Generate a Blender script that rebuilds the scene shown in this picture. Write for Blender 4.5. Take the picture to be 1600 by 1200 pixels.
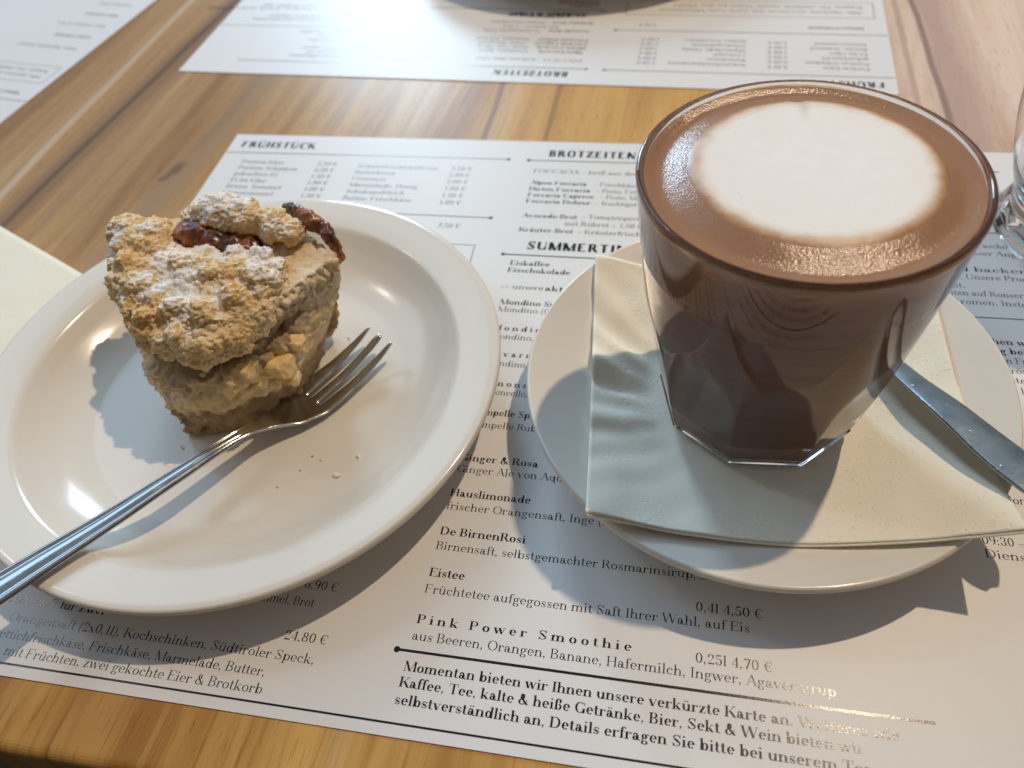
import bpy, bmesh, math, random
import numpy as np
from mathutils import Vector, Matrix, noise
random.seed(7)
sc = bpy.context.scene
for o in list(bpy.data.objects): bpy.data.objects.remove(o)
PI = math.pi

# ------------------------------------------------------------------ camera
cam_d = bpy.data.cameras.new('camera'); cam = bpy.data.objects.new('camera', cam_d)
sc.collection.objects.link(cam); sc.camera = cam
CR = Matrix(((0.98274486, -0.07561676, 0.16880356), (0.16589617, 0.76392916, -0.62361101), (-0.08179852, 0.64085438, 0.76329199)))
M4 = CR.to_4x4(); M4.translation = (0, 0, 0.235); cam.matrix_world = M4
cam_d.sensor_width = 36; cam_d.lens = 27.83; cam_d.clip_start = 0.01; cam_d.clip_end = 50
cam_d.dof.use_dof = True; cam_d.dof.focus_distance = 0.25; cam_d.dof.aperture_fstop = 11
cam_d.dof.aperture_blades = 0

# ------------------------------------------------------------------ world, lamps, exposure
w = bpy.data.worlds.new('World'); sc.world = w; w.use_nodes = True
wn = w.node_tree; bg = wn.nodes['Background']
# soft room light: warm room behind the viewer and to the right, cool daylight from the windows on the far left
tc = wn.nodes.new('ShaderNodeTexCoord'); dp = wn.nodes.new('ShaderNodeVectorMath'); dp.operation = 'DOT_PRODUCT'
dp.inputs[1].default_value = Vector((-.50, .72, .48)).normalized()
wr = wn.nodes.new('ShaderNodeValToRGB'); mr = wn.nodes.new('ShaderNodeMapRange')
wn.links.new(tc.outputs['Generated'], dp.inputs[0]); wn.links.new(dp.outputs['Value'], mr.inputs[0])
mr.inputs[1].default_value = -1; mr.inputs[2].default_value = 1
wn.links.new(mr.outputs[0], wr.inputs[0]); wn.links.new(wr.outputs[0], bg.inputs[0])
cr = wr.color_ramp
cr.elements[0].position = 0.25; cr.elements[0].color = (.07, .058, .048, 1)
cr.elements[1].position = 1.0; cr.elements[1].color = (.26, .385, .53, 1)
e = cr.elements.new(.55); e.color = (.17, .15, .135, 1)
e = cr.elements.new(.72); e.color = (.21, .225, .24, 1)
e = cr.elements.new(.86); e.color = (.21, .28, .35, 1)
bg.inputs[1].default_value = 0.95

def lamp(name, kind, loc, power, col, size=None, sy=None, target=None):
    l = bpy.data.lights.new(name, kind); l.energy = power; l.color = col
    o = bpy.data.objects.new(name, l); sc.collection.objects.link(o); o.location = loc
    if kind == 'AREA':
        l.shape = 'RECTANGLE'; l.size = size; l.size_y = sy or size
        o.rotation_euler = (Vector(loc) - Vector(target)).to_track_quat('Z', 'Y').to_euler()
    else:
        l.shadow_soft_size = size
    return o
# the pendant lamp that throws the hard shadows, the weaker lamp to the left, and the daylit window across the table
lamp('pendant_lamp', 'POINT', (0.48, 0.69, 1.5), 54, (1, .80, .575), size=0.017)
lamp('side_lamp', 'POINT', (-1.19, 0.52, 1.15), 4.0, (1, .85, .66), size=0.06)
lamp('window_light', 'AREA', (-1.00, 2.72, 1.16), 34, (.55, .79, 1), size=.48, sy=.72, target=(-.1, .3, 0))
lamp('window_light_left', 'AREA', (-1.55, 1.15, 1.50), 11, (.46, .72, 1), size=1.5, sy=1.2, target=(-.1, .2, 0))

sc.view_settings.view_transform = 'Standard'; sc.view_settings.look = 'None'
sc.view_settings.exposure = 0; sc.view_settings.gamma = 1; sc.view_settings.use_curve_mapping = False
cy = sc.cycles
cy.use_denoising = True; cy.max_bounces = 16; cy.transmission_bounces = 14; cy.glossy_bounces = 6; cy.diffuse_bounces = 4
cy.caustics_refractive = True; cy.caustics_reflective = True; cy.blur_glossy = 0.6; cy.sample_clamp_indirect = 4

# ------------------------------------------------------------------ helpers
def mesh_obj(name, verts, faces, mat=None, parent=None, smooth=True):
    me = bpy.data.meshes.new(name); me.from_pydata([tuple(v) for v in verts], [], faces); me.update()
    return link(name, me, mat, parent, smooth)
def link(name, me, mat=None, parent=None, smooth=True):
    o = bpy.data.objects.new(name, me); sc.collection.objects.link(o)
    if mat: me.materials.clear(); me.materials.append(mat)
    if smooth and len(me.polygons): me.polygons.foreach_set('use_smooth', [True]*len(me.polygons))
    if parent: o.parent = parent
    return o
def tag(o, label=None, cat=None, group=None, kind=None):
    if label: o['label'] = label
    if cat: o['category'] = cat
    if group: o['group'] = group
    if kind: o['kind'] = kind
    return o
def copy_tree(o, parent=None):
    c = o.copy(); sc.collection.objects.link(c); c.parent = parent
    for ch in list(o.children): copy_tree(ch, c)
    return c
def lathe(profile, n=128, rfun=None):
    """closed or open profile of (r,z) spun round z"""
    V, F = [], []; m = len(profile)
    for j, (r, z) in enumerate(profile):
        for i in range(n):
            t = 2*PI*i/n; rr = rfun(t, z, r, j) if rfun else r
            V.append((rr*math.cos(t), rr*math.sin(t), z))
    for j in range(m-1):
        for i in range(n):
            a = j*n+i; b = j*n+(i+1) % n
            F.append((a, b, b+n, a+n))
    return V, F
def cap(F, n, j, flip=False):
    f = [j*n+i for i in range(n)]
    F.append(tuple(reversed(f)) if flip else tuple(f))
def smoothprof(pts, sub=8):
    """Catmull-Rom through (r,z) points"""
    out = []; P = [pts[0]]+list(pts)+[pts[-1]]
    for i in range(1, len(P)-2):
        p0, p1, p2, p3 = [np.array(q, float) for q in P[i-1:i+3]]
        for k in range(sub):
            t = k/sub
            out.append(tuple(.5*((2*p1)+(-p0+p2)*t+(2*p0-5*p1+4*p2-p3)*t*t+(-p0+3*p1-3*p2+p3)*t**3)))
    out.append(tuple(pts[-1])); return out
def sstep(a, b, x):
    t = min(1, max(0, (x-a)/(b-a))); return t*t*(3-2*t)

# ------------------------------------------------------------------ material helper
class N:
    def __init__(s, name):
        s.m = bpy.data.materials.new(name); s.m.use_nodes = True; s.t = s.m.node_tree
        s.b = s.t.nodes['Principled BSDF']; s.co = s('ShaderNodeTexCoord').outputs['Object']
    def __call__(s, typ, **kw):
        n = s.t.nodes.new(typ)
        for k, v in kw.items(): setattr(n, k, v)
        return n
    def set(s, **kw):
        for k, v in kw.items():
            i = s.b.inputs[k.replace('_', ' ')]
            if hasattr(v, 'node'): s.t.links.new(v, i)
            else: i.default_value = (*v, 1) if isinstance(v, tuple) and len(v) == 3 and i.type == 'RGBA' else v
        return s
    def lk(s, a, b):
        if hasattr(a, 'node'): s.t.links.new(a, b)
        else: b.default_value = (*a, 1) if isinstance(a, tuple) and len(a) == 3 and b.type == 'RGBA' else a
    def scale(s, v, co=None):
        n = s('ShaderNodeMapping'); n.inputs['Scale'].default_value = v; s.lk(co or s.co, n.inputs[0]); return n.outputs[0]
    def noise(s, scale, detail=3, rough=.5, co=None, dist=0, col=False):
        n = s('ShaderNodeTexNoise'); n.inputs['Scale'].default_value = scale; n.inputs['Detail'].default_value = detail
        n.inputs['Roughness'].default_value = rough; n.inputs['Distortion'].default_value = dist
        s.lk(co or s.co, n.inputs['Vector']); return n.outputs[1 if col else 0]
    def vor(s, scale, co=None, feature='F1', out=0):
        n = s('ShaderNodeTexVoronoi'); n.feature = feature; n.inputs['Scale'].default_value = scale
        s.lk(co or s.co, n.inputs['Vector']); return n.outputs[out]
    def ramp(s, fac, stops, interp='LINEAR'):
        n = s('ShaderNodeValToRGB'); s.lk(fac, n.inputs[0]); c = n.color_ramp; c.interpolation = interp
        while len(c.elements) < len(stops): c.elements.new(.5)
        for e, (p, v) in zip(c.elements, stops):
            e.position = p; e.color = (v, v, v, 1) if isinstance(v, (int, float)) else (*v, 1)
        return n.outputs[0]
    def math(s, op, a, b=0, c=0):
        n = s('ShaderNodeMath', operation=op); s.lk(a, n.inputs[0]); s.lk(b, n.inputs[1]); s.lk(c, n.inputs[2]); return n.outputs[0]
    def mix(s, f, a, b, mode='MIX'):
        n = s('ShaderNodeMix', data_type='RGBA', blend_type=mode); s.lk(f, n.inputs[0]); s.lk(a, n.inputs[6]); s.lk(b, n.inputs[7]); return n.outputs[2]
    def xyz(s, co=None):
        n = s('ShaderNodeSeparateXYZ'); s.lk(co or s.co, n.inputs[0]); return n.outputs
    def comb(s, x, y, z):
        n = s('ShaderNodeCombineXYZ'); s.lk(x, n.inputs[0]); s.lk(y, n.inputs[1]); s.lk(z, n.inputs[2]); return n.outputs[0]
    def bump(s, h, strength=.3, dist=.001, normal=None):
        n = s('ShaderNodeBump'); n.inputs['Strength'].default_value = strength; n.inputs['Distance'].default_value = dist
        s.lk(h, n.inputs['Height'])
        if normal: s.lk(normal, n.inputs['Normal'])
        return n.outputs[0]
def simple(name, col, rough=.5, **kw):
    n = N(name); n.set(Base_Color=col, Roughness=rough, **kw); return n.m

# --- wood of the table: strips of solid wood running away from the viewer
def wood_material():
    n = N('oiled_wood'); X, Y, Z = n.xyz()
    wob = n.noise(1, 3, .5, co=n.scale((9, 2.2, 1)))
    wob2 = n.noise(1, 2, .5, co=n.scale((40, 7, 1)))
    x1 = n.math('ADD', X, n.math('MULTIPLY', n.math('SUBTRACT', wob, .5), .022))
    # slanted plank field: planks turn very slightly to the right with distance
    xs = n.math('ADD', x1, n.math('MULTIPLY', Y, -.06))
    idx = n.math('FLOOR', n.math('MULTIPLY', n.math('ADD', X, n.math('MULTIPLY', n.math('SUBTRACT', wob, .5), .006)), 1/.043))
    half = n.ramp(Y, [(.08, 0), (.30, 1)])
    wn_ = n('ShaderNodeTexWhiteNoise', noise_dimensions='2D'); n.lk(n.comb(idx, n.math('GREATER_THAN', Y, .2), 0), wn_.inputs['Vector'])
    base = n.ramp(wn_.outputs[0], [(0, (.63, .36, .095)), (.25, (.70, .43, .155)), (.5, (.54, .285, .072)), (.75, (.74, .475, .19)), (1, (.67, .40, .12))])
    # far half: pinkish wood with glare painted in at right, darker brown at left
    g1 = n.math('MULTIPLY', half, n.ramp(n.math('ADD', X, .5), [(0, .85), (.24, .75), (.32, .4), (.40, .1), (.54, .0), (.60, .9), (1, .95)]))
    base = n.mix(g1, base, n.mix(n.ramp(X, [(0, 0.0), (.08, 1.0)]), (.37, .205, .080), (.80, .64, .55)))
    grain = n.noise(1, 6, .6, co=n.comb(n.math('MULTIPLY', xs, 95), n.math('MULTIPLY', Y, 4), 0), dist=.6)
    fine = n.noise(1, 4, .65, co=n.comb(n.math('MULTIPLY', xs, 520), n.math('MULTIPLY', Y, 18), 0))
    broad = n.noise(1, 3, .5, co=n.comb(n.math('MULTIPLY', xs, 28), n.math('MULTIPLY', Y, 2.0), 3.3), dist=1.2)
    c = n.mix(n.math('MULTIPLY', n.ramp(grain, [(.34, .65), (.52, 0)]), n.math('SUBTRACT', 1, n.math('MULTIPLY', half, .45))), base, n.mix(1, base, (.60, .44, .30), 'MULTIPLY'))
    c = n.mix(n.ramp(broad, [(.50, 0), (.70, .7)]), c, n.mix(1, base, (.50, .34, .20), 'MULTIPLY'))
    c = n.mix(n.ramp(broad, [(.28, .45), (.42, 0)]), c, (.68, .50, .28))
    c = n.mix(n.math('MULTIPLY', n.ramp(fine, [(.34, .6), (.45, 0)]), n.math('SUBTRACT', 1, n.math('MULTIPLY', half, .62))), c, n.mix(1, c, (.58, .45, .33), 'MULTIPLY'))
    pores = n.noise(1, 2, .5, co=n.comb(n.math('MULTIPLY', X, 1500), n.math('MULTIPLY', Y, 70), 0))
    c = n.mix(n.ramp(pores, [(.30, .6), (.38, 0)]), c, n.mix(1, c, (.5, .36, .26), 'MULTIPLY'))
    # named marks in the wood: thin lines x = a + b*(y-y0) and a knot
    def line(a, b, y0, wdt, col, amt, soft=1.6, wave=.004):
        d = n.math('ABSOLUTE', n.math('SUBTRACT', n.math('ADD', X, n.math('MULTIPLY', n.math('SUBTRACT', wob2, .5), wave)), n.math('MULTIPLY_ADD', n.math('SUBTRACT', Y, y0), b, a)))
        return n.math('MULTIPLY', n.math('MULTIPLY', n.ramp(n.math('DIVIDE', d, wdt*soft), [(.45, 1), (1, 0)]), amt), half), col
    for args in ((-.325, .105, .30, .0075, (.25, .135, .06), .75), (-.3265, .105, .30, .0018, (.13, .07, .03), .85), (-.3455, .035, .30, .0022, (.62, .47, .33), .7),
                 (-.307, .06, .30, .0016, (.34, .21, .11), .5), (-.245, .12, .38, .007, (.29, .19, .11), .55), (-.182, .05, .38, .0035, (.33, .20, .12), .5),
                 (.1366, -.004, .43, .0016, (.20, .13, .12), .8, 1.6, .012), (.146, .01, .43, .007, (.42, .28, .25), .6, 2.0, .02), (.126, .02, .42, .0013, (.36, .24, .2), .5), (-.095, .02, .38, .0014, (.2, .12, .08), .7),(-.062, .02, .38, .0012, (.25, .14, .06), .6)):
        f, col = line(*args); c = n.mix(f, c, col)
    kx = n.math('SUBTRACT', n.math('ADD', X, n.math('MULTIPLY', n.math('SUBTRACT', wob2, .5), .02)), -.2580); ky = n.math('SUBTRACT', Y, .318)
    kx = n.math('ADD', kx, n.math('MULTIPLY', ky, -.35))
    kd = n.math('SQRT', n.math('ADD', n.math('POWER', n.math('DIVIDE', kx, .009), 2), n.math('POWER', n.math('DIVIDE', ky, .022), 2)))
    kd = n.math('ADD', kd, n.math('MULTIPLY', n.math('SUBTRACT', n.noise(130, 3), .5), .9))
    c = n.mix(n.ramp(kd, [(0, .9), (.35, .75), (1, .35), (1.7, 0)]), c, n.mix(n.ramp(kd, [(.25, 0), (.5, 1)]), (.17, .09, .04), (.36, .20, .085)))
    n.set(Base_Color=c, Roughness=n.ramp(grain, [(.2, .36), (.8, .27)]), Specular_IOR_Level=.13,
          Normal=n.bump(n.math('ADD', n.math('MULTIPLY', grain, .5), fine), .12, .0006))
    return n.m

def paper_material():
    n = N('menu_paper'); f = n.noise(900, 3)
    n.set(Base_Color=n.mix(n.noise(14, 2), (.80, .785, .775), (.77, .755, .745)), Roughness=.42, Specular_IOR_Level=.34, Normal=n.bump(f, .05, .0002)); return n.m
def china_material(name, col, rough=.12):
    n = N(name)
    n.set(Base_Color=n.mix(n.noise(9, 2), col, tuple(v*.97 for v in col)), Roughness=n.ramp(n.noise(60, 3), [(.3, rough), (.8, rough+.08)]), Specular_IOR_Level=.45, Normal=n.bump(n.noise(40, 2), .03, .001)); return n.m
def steel_material(name, rough, scratch, tint=(.56, .56, .55)):
    n = N(name); s1 = n.noise(1, 3, .6, co=n.scale((1200, 160, 1200))); s2 = n.noise(380, 4, .7)
    v = n.ramp(n.vor(420, n.scale((1, .45, 1))), [(.02, 1), (.10, 0)])
    h = n.math('ADD', n.math('MULTIPLY', s1, .4), n.math('ADD', s2, n.math('MULTIPLY', v, -scratch)))
    n.set(Base_Color=n.mix(n.noise(120, 3), tint, tuple(x*.86 for x in tint)), Metallic=1.0, Roughness=n.ramp(n.noise(200, 3), [(.3, rough), (.75, rough+.12)]), Normal=n.bump(h, .10+scratch*.25, .0004)); return n.m
def glass_material():
    n = N('clear_glass'); n.set(Base_Color=(.985, .99, .985), Roughness=0.0, IOR=1.5, Transmission_Weight=1.0); return n.m

# ------------------------------------------------------------------ table
Y0T = 0.0413
M_wood = wood_material()
def rounded_slab(x0, x1, y0, y1, z0, z1, r):
    prof = []
    for k in range(7):
        a = PI/2*k/6; prof.append((r*(1-math.sin(a)), z1-r+r*math.cos(a)))   # inward offset, z from top edge down
    prof = [(r, z1)]+[(r-r*math.sin(PI/2*k/6), z1-r+r*math.cos(PI/2*k/6)) for k in range(1, 7)]+[(0, z0+r)]+[(r-r*math.cos(PI/2*k/6), z0+r-r*math.sin(PI/2*k/6)) for k in range(1, 7)]
    V, F = [], []
    for off, z in prof:
        V += [(x0+off, y0+off, z), (x1-off, y0+off, z), (x1-off, y1-off, z), (x0+off, y1-off, z)]
    for j in range(len(prof)-1):
        for i in range(4):
            a, b = 4*j+i, 4*j+(i+1) % 4; F.append((a, a+4, b+4, b))
    F.append((0, 1, 2, 3)); m = 4*(len(prof)-1); F.append((m+3, m+2, m+1, m))
    return V, F
V, F = rounded_slab(-.95, .55, Y0T-.0035, 1.25, -.028, 0, .0035)
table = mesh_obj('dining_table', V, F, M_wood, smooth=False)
tag(table, 'brown wooden table top of long grained strips under the menus', 'table')
M_dark = simple('dark_stained_wood', (.016, .011, .008), .7)
V, F = rounded_slab(-.90, .50, .075, 1.2, -.10, -.0285, .004)
mesh_obj('apron', V, F, M_dark, table, smooth=False)
for x, y in ((-.85, .12), (.45, .12), (-.85, 1.15), (.45, 1.15)):
    V, F = rounded_slab(x-.03, x+.03, y-.03, y+.03, -.74, -.101, .004); mesh_obj('leg', V, F, M_dark, table, smooth=False)
fn = N('dark_floor'); fn.set(Base_Color=fn.mix(fn.noise(3, 4), (.022, .017, .013), (.035, .026, .02)), Roughness=.6)
fl = mesh_obj('floor', [(-6, -6, -.745), (6, -6, -.745), (6, 6, -.745), (-6, 6, -.745)], [(0, 1, 2, 3)], fn.m, smooth=False)
tag(fl, kind='structure')

# ------------------------------------------------------------------ lettering: a stroke-built high-contrast roman
class Pen:
    """collects strips; em units: cap .70, x-height .45"""
    def __init__(s, T, t, serif=.13, sq=2.0): s.T, s.t, s.sf, s.sq = T, t, serif, sq; s.q = []
    def strip(s, pts, wd):
        n = len(pts); L = []
        for i, (x, y) in enumerate(pts):
            a = pts[max(0, i-1)]; b = pts[min(n-1, i+1)]; dx, dy = b[0]-a[0], b[1]-a[1]; l = math.hypot(dx, dy) or 1
            wv = wd(dx/l, dy/l, i/(n-1)) if callable(wd) else wd
            L.append((x-dy/l*wv/2, y+dx/l*wv/2, x+dy/l*wv/2, y-dx/l*wv/2))
        for a, b in zip(L, L[1:]): s.q.append(((a[0], a[1]), (b[0], b[1]), (b[2], b[3]), (a[2], a[3])))
    def V(s, x, y0, y1, w=None):
        w = w or s.T; s.q.append(((x-w/2, y0), (x+w/2, y0), (x+w/2, y1), (x-w/2, y1)))
    def H(s, y, x0, x1, w=None):
        w = w or s.t; s.q.append(((x0, y-w/2), (x1, y-w/2), (x1, y+w/2), (x0, y+w/2)))
    def S(s, x, y, w=None):
        w = w or s.sf+s.T
        if s.sf > 0:
            yy = y+s.t/2 if y < .3 else y-s.t/2
            s.H(yy, x-w/2, x+w/2)
    def F(s, x, y):                         # left flag serif at the top of a stem
        if s.sf > 0: s.q.append(((x-s.T/2-s.sf*.5, y-s.t*1.3), (x, y-s.t*1.3), (x+s.T/2, y), (x-s.T/2, y)))
    def D(s, x0, y0, x1, y1, thick):
        w = (s.T if thick else s.t)*1.02/2*(math.hypot(x1-x0, y1-y0)/max(.05, abs(y1-y0)))
        s.q.append(((x0-w, y0), (x0+w, y0), (x1+w, y1), (x1-w, y1)))
    def A(s, cx, cy, rx, ry, a0=0, a1=360, T=None):
        T = T or s.T; n = max(5, int(abs(a1-a0)/18)); p = 2/s.sq
        rx2, ry2 = rx-T/2*.9, ry-s.t/2
        f = lambda c: math.copysign(abs(c)**p, c)
        pts = [(cx+rx2*f(math.cos(math.radians(a0+(a1-a0)*i/n))), cy+ry2*f(math.sin(math.radians(a0+(a1-a0)*i/n)))) for i in range(n+1)]
        s.strip(pts, lambda dx, dy, u: s.t+(T-s.t)*abs(dy)**1.5)
    def O(s, x, y, r):
        pts = [(x+r*math.cos(k*PI/4), y+r*math.sin(k*PI/4)) for k in range(8)]
        s.q.append(tuple(pts[0:4])); s.q.append((pts[4], pts[5], pts[6], pts[7])); s.q.append((pts[3], pts[4], pts[7], pts[0]))
def glyph(p, ch):
    X = .45; T = p.T; t = p.t; deco = p.sf == 0
    V, H, S, F, D, A, O = p.V, p.H, p.S, p.F, p.D, p.A, p.O
    um = {'ä': 'a', 'ö': 'o', 'ü': 'u', 'Ü': 'U', 'Ö': 'O', 'Ä': 'A'}
    if ch in um:
        adv = glyph(p, um[ch]); y = .60 if ch.islower() else .82
        O(adv/2-.09, y, .05); O(adv/2+.07, y, .05); return adv
    def stem(x, y0, y1, top='F'):
        V(x, y0, y1); S(x, y0)
        if top == 'F': F(x, y1)
        elif top == 'S': S(x, y1)
    def arch(x0, x1, yb=0):
        A((x0+x1)/2+.01, X-.17, (x1-x0)/2+T/2-.01, .17, 0, 165); V(x1, yb, X-.16); S(x1, yb)
    c = ch
    if c == ' ': return .24
    if c == 'a': A(.20, .30, .15, .15, 0, 150); O(.10, .32, .045); V(.335-T*.1, .05, .31); A(.19, .13, .15, .13); A(.42, .07, .09, .07, 180, 330); return .49
    if c == 'b': V(.12, 0, .72); F(.12, .72); A(.30, X/2, .19, X/2); return .54
    if c == 'c': A(.24, X/2, .20, X/2, 45, 320); O(.36, .33, .05); return .45
    if c == 'd': A(.24, X/2, .19, X/2); V(.42, 0, .72); F(.42, .72); S(.45, 0, .1); return .55
    if c == 'e': A(.24, X/2, .20, X/2, 0, 318); H(.24, .09, .42); return .47
    if c == 'f': V(.14, 0, .58); S(.14, 0); A(.25, .57, .15, .15, 180, 50); O(.34, .65, .045); H(X-.02, .02, .29); return .31
    if c == 'g': A(.22, .30, .16, .15); A(.23, -.08, .19, .12); A(.16, .09, .1, .07, 90, 270, t*2); A(.42, .40, .06, .05, 180, 40, t*2); O(.44, .42, .04); return .48
    if c == 'h': stem(.12, 0, .72); arch(.12, .42); return .56
    if c == 'i': stem(.13, 0, X); O(.12, .63, .062); return .28
    if c == 'j': V(.13, -.1, X); F(.13, X); A(.04, -.1, .14, .1, 0, -120); O(.12, .63, .06); return .27
    if c == 'k': stem(.12, 0, .72); D(.18, .16, .40, X, 0); S(.40, X, .16); D(.25, .24, .43, 0, 1); S(.44, 0, .18); return .55
    if c == 'l': stem(.13, 0, .72); return .27
    if c == 'm': stem(.12, 0, X); arch(.12, .41); arch(.41, .70); return .84
    if c == 'n': stem(.12, 0, X); arch(.12, .42); return .56
    if c == 'o': A(.25, X/2, .21, X/2); return .50
    if c == 'p': stem(.12, -.2, X); A(.30, X/2, .19, X/2); return .54
    if c == 'q': V(.42, -.2, X); S(.42, -.2); A(.24, X/2, .19, X/2); return .54
    if c == 'r': stem(.12, 0, X); A(.28, .30, .14, .14, 175, 60, t*1.5); O(.34, .38, .055); return .41
    if c == 's':
        A(.20, .335, .14, .115, 20, 180, T*.6); A(.20, .115, .15, .115, 0, -160, T*.6); D(.10, .30, .30, .14, 1); V(.33, .30, .42, t); V(.07, .03, .15, t); return .40
    if c == 't': V(.14, .07, .60); H(X-.02, .02, .28); A(.24, .10, .15, .10, 180, 320); return .33
    if c == 'u': V(.12, .14, X); F(.12, X); A(.26, .15, .18, .15, 180, 345); V(.42, 0, X); F(.42, X); S(.46, 0, .1); return .56
    if c == 'v': D(.08, X, .25, 0, 1); D(.42, X, .25, 0, 0); S(.09, X, .2); S(.42, X, .14); return .50
    if c == 'w': D(.08, X, .22, 0, 1); D(.36, X, .22, 0, 0); D(.36, X, .50, 0, 1); D(.64, X, .50, 0, 0); S(.09, X, .2); S(.36, X, .16); S(.64, X, .14); return .72
    if c == 'x': D(.08, X, .40, 0, 1); D(.40, X, .08, 0, 0); S(.09, X, .18); S(.39, X, .14); S(.09, 0, .14); S(.40, 0, .18); return .49
    if c == 'y': D(.08, X, .25, 0, 1); D(.42, X, .17, -.18, 0); O(.12, -.17, .05); S(.09, X, .2); S(.42, X, .14); return .50
    if c == 'z': H(X-t/2, .06, .38); H(t/2, .05, .40); D(.34, X, .10, 0, 1); V(.07, .33, X, t); V(.39, 0, .12, t); return .45
    if c == 'ß': V(.13, 0, .58); S(.13, 0); A(.26, .57, .17, .15, 180, -60); A(.27, .19, .19, .19, 95, -150); return .52
    # capitals and figures
    C = .70
    if c == 'A':
        D(.06, 0, .33, C, 0); D(.33, C, .58, 0, 1); H(.23, .15, .50); S(.08, 0, .18); S(.58, 0, .24); return .66
    if c == 'B': stem(.13, 0, C, 'S'); A(.28, .53, .22, .17, 95, -95); A(.28, .19, .26, .19, 95, -95); H(C-t/2, .13, .28); H(.36, .13, .28); H(t/2, .13, .28); return .60
    if c == 'C':
        A(.36, C/2, .31, C/2, 48, 312); V(.60, .46, .70, t)
        return .66
    if c == 'D': stem(.13, 0, C, 'S'); A(.30, C/2, .34, C/2, 92, -92); H(C-t/2, .1, .3); H(t/2, .1, .3); return .70
    if c in 'EF':
        stem(.13, 0, C, 'S'); H(C-t/2, .13, .52); H(.37, .13, .40)
        if not deco: V(.52, .50, C, t); V(.40, .29, .45, t)
        if c == 'E':
            H(t/2, .13, .55)
            if not deco: V(.55, 0, .2, t)
        return .60
    if c == 'G': A(.36, C/2, .31, C/2, 48, 340); V(.60, .46, .70, t); V(.58, 0, .28); S(.58, .30, .2); return .70
    if c == 'H': stem(.13, 0, C, 'S'); stem(.57, 0, C, 'S'); H(.36, .13, .57); return .71
    if c == 'I': stem(.15, 0, C, 'S'); return .31
    if c == 'J': V(.28, .14, C); S(.28, C); A(.16, .14, .17, .14, 0, -160); return .42
    if c == 'K': stem(.13, 0, C, 'S'); D(.19, .26, .55, C, 0); S(.55, C, .18); D(.32, .40, .60, 0, 1); S(.60, 0, .22); return .68
    if c == 'L': stem(.13, 0, C, 'S'); H(t/2, .13, .53); V(.53, 0, .22, t); return .58
    if c == 'M': V(.10, 0, C, t if not deco else T); D(.12, C, .42, 0, 1); D(.70, C, .42, 0, 0); V(.72, 0, C); S(.10, 0, .16); S(.72, 0); S(.10, C, .16); S(.72, C); return .84
    if c == 'N': V(.11, 0, C, t if not deco else T); D(.12, C, .56, 0, 1); V(.59, 0, C, t); S(.11, 0, .16); S(.59, C, .16); S(.10, C, .18); return .70
    if c == 'O': A(.36, C/2, .32, C/2); return .72
    if c == 'P': stem(.13, 0, C, 'S'); A(.28, .51, .25, .19, 95, -95); H(C-t/2, .13, .28); H(.32+t/2, .13, .28); return .58
    if c == 'R': stem(.13, 0, C, 'S'); A(.28, .52, .23, .18, 95, -95); H(C-t/2, .13, .28); H(.35, .13, .28); D(.34, .35, .55, 0, 1); S(.57, 0, .16); return .64
    if c == 'S':
        A(.28, .53, .20, .17, 15, 190, T*.7); A(.28, .18, .22, .18, 10, -165, T*.7); D(.16, .47, .42, .22, 1); V(.47, .48, C, t); V(.08, 0, .22, t); return .56
    if c == 'T': V(.31, 0, C); S(.31, 0); H(C-t/2, .04, .58); 
    if c == 'T':
        if not deco: V(.04, .5, C, t); V(.58, .5, C, t)
        return .62
    if c == 'U': V(.13, .2, C); S(.13, C); A(.35, .22, .28, .22, 180, 360); V(.58, .2, C, t if not deco else t); S(.58, C, .16); return .70
    if c == 'V': D(.08, C, .33, 0, 1); D(.58, C, .33, 0, 0); S(.09, C, .24); S(.58, C, .16); return .66
    if c == 'W': D(.08, C, .29, 0, 1); D(.50, C, .29, 0, 0); D(.50, C, .71, 0, 1); D(.92, C, .71, 0, 0); S(.09, C, .24); S(.50, C, .2); S(.92, C, .16); return .99
    if c == 'Z': H(C-t/2, .07, .52); H(t/2, .05, .55); D(.48, C, .11, 0, 1); V(.07, .5, C, t); V(.55, 0, .2, t); return .60
    if c == '0': A(.25, .35, .20, .35); return .50
    if c == '1': V(.24, 0, C); S(.24, 0); F(.24, C); return .42
    if c == '2': A(.23, .52, .18, .18, 170, -30); D(.36, .45, .08, .04, 0); H(.045, .07, .42, .09); V(.42, .0, .16, t); O(.10, .52, .05); return .48
    if c == '3': A(.23, .53, .18, .17, 160, -90); A(.23, .18, .19, .19, 90, -165); O(.09, .56, .05); O(.08, .15, .05); return .48
    if c == '4': V(.33, 0, C); H(.19, .04, .44); D(.05, .19, .33, C, 0); S(.33, 0); return .49
    if c == '5': A(.23, .22, .19, .22, 120, -160); V(.11, .38, C, t); H(C-.04, .11, .38, .08); O(.08, .14, .05); return .47
    if c == '6': A(.25, .21, .19, .21); A(.30, .35, .25, .35, 95, 200); return .49
    if c == '7': H(C-.04, .06, .42, .08); D(.42, C, .19, 0, 1); V(.06, .52, C, t); return .46
    if c == '8': A(.25, .53, .17, .17); A(.25, .19, .20, .19); return .50
    if c == '9': A(.24, .49, .19, .21); A(.19, .35, .25, .35, 20, -80); return .49
    if c == '.': O(.10, .05, .058); return .23
    if c == ',': O(.10, .05, .058); D(.14, .05, .06, -.12, 0); return .23
    if c == ':': O(.11, .05, .058); O(.11, .38, .058); return .25
    if c == '-': H(.22, .03, .25, .05); return .29
    if c == '–': H(.22, .02, .45, .035); return .48
    if c == '+': H(.25, .05, .43, .035); V(.24, .06, .44, .035); return .50
    if c == '<': D(.38, .42, .06, .22, 0); D(.06, .22, .38, .02, 0); return .42
    if c == '>': D(.06, .42, .38, .22, 0); D(.38, .22, .06, .02, 0); return .42
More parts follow.
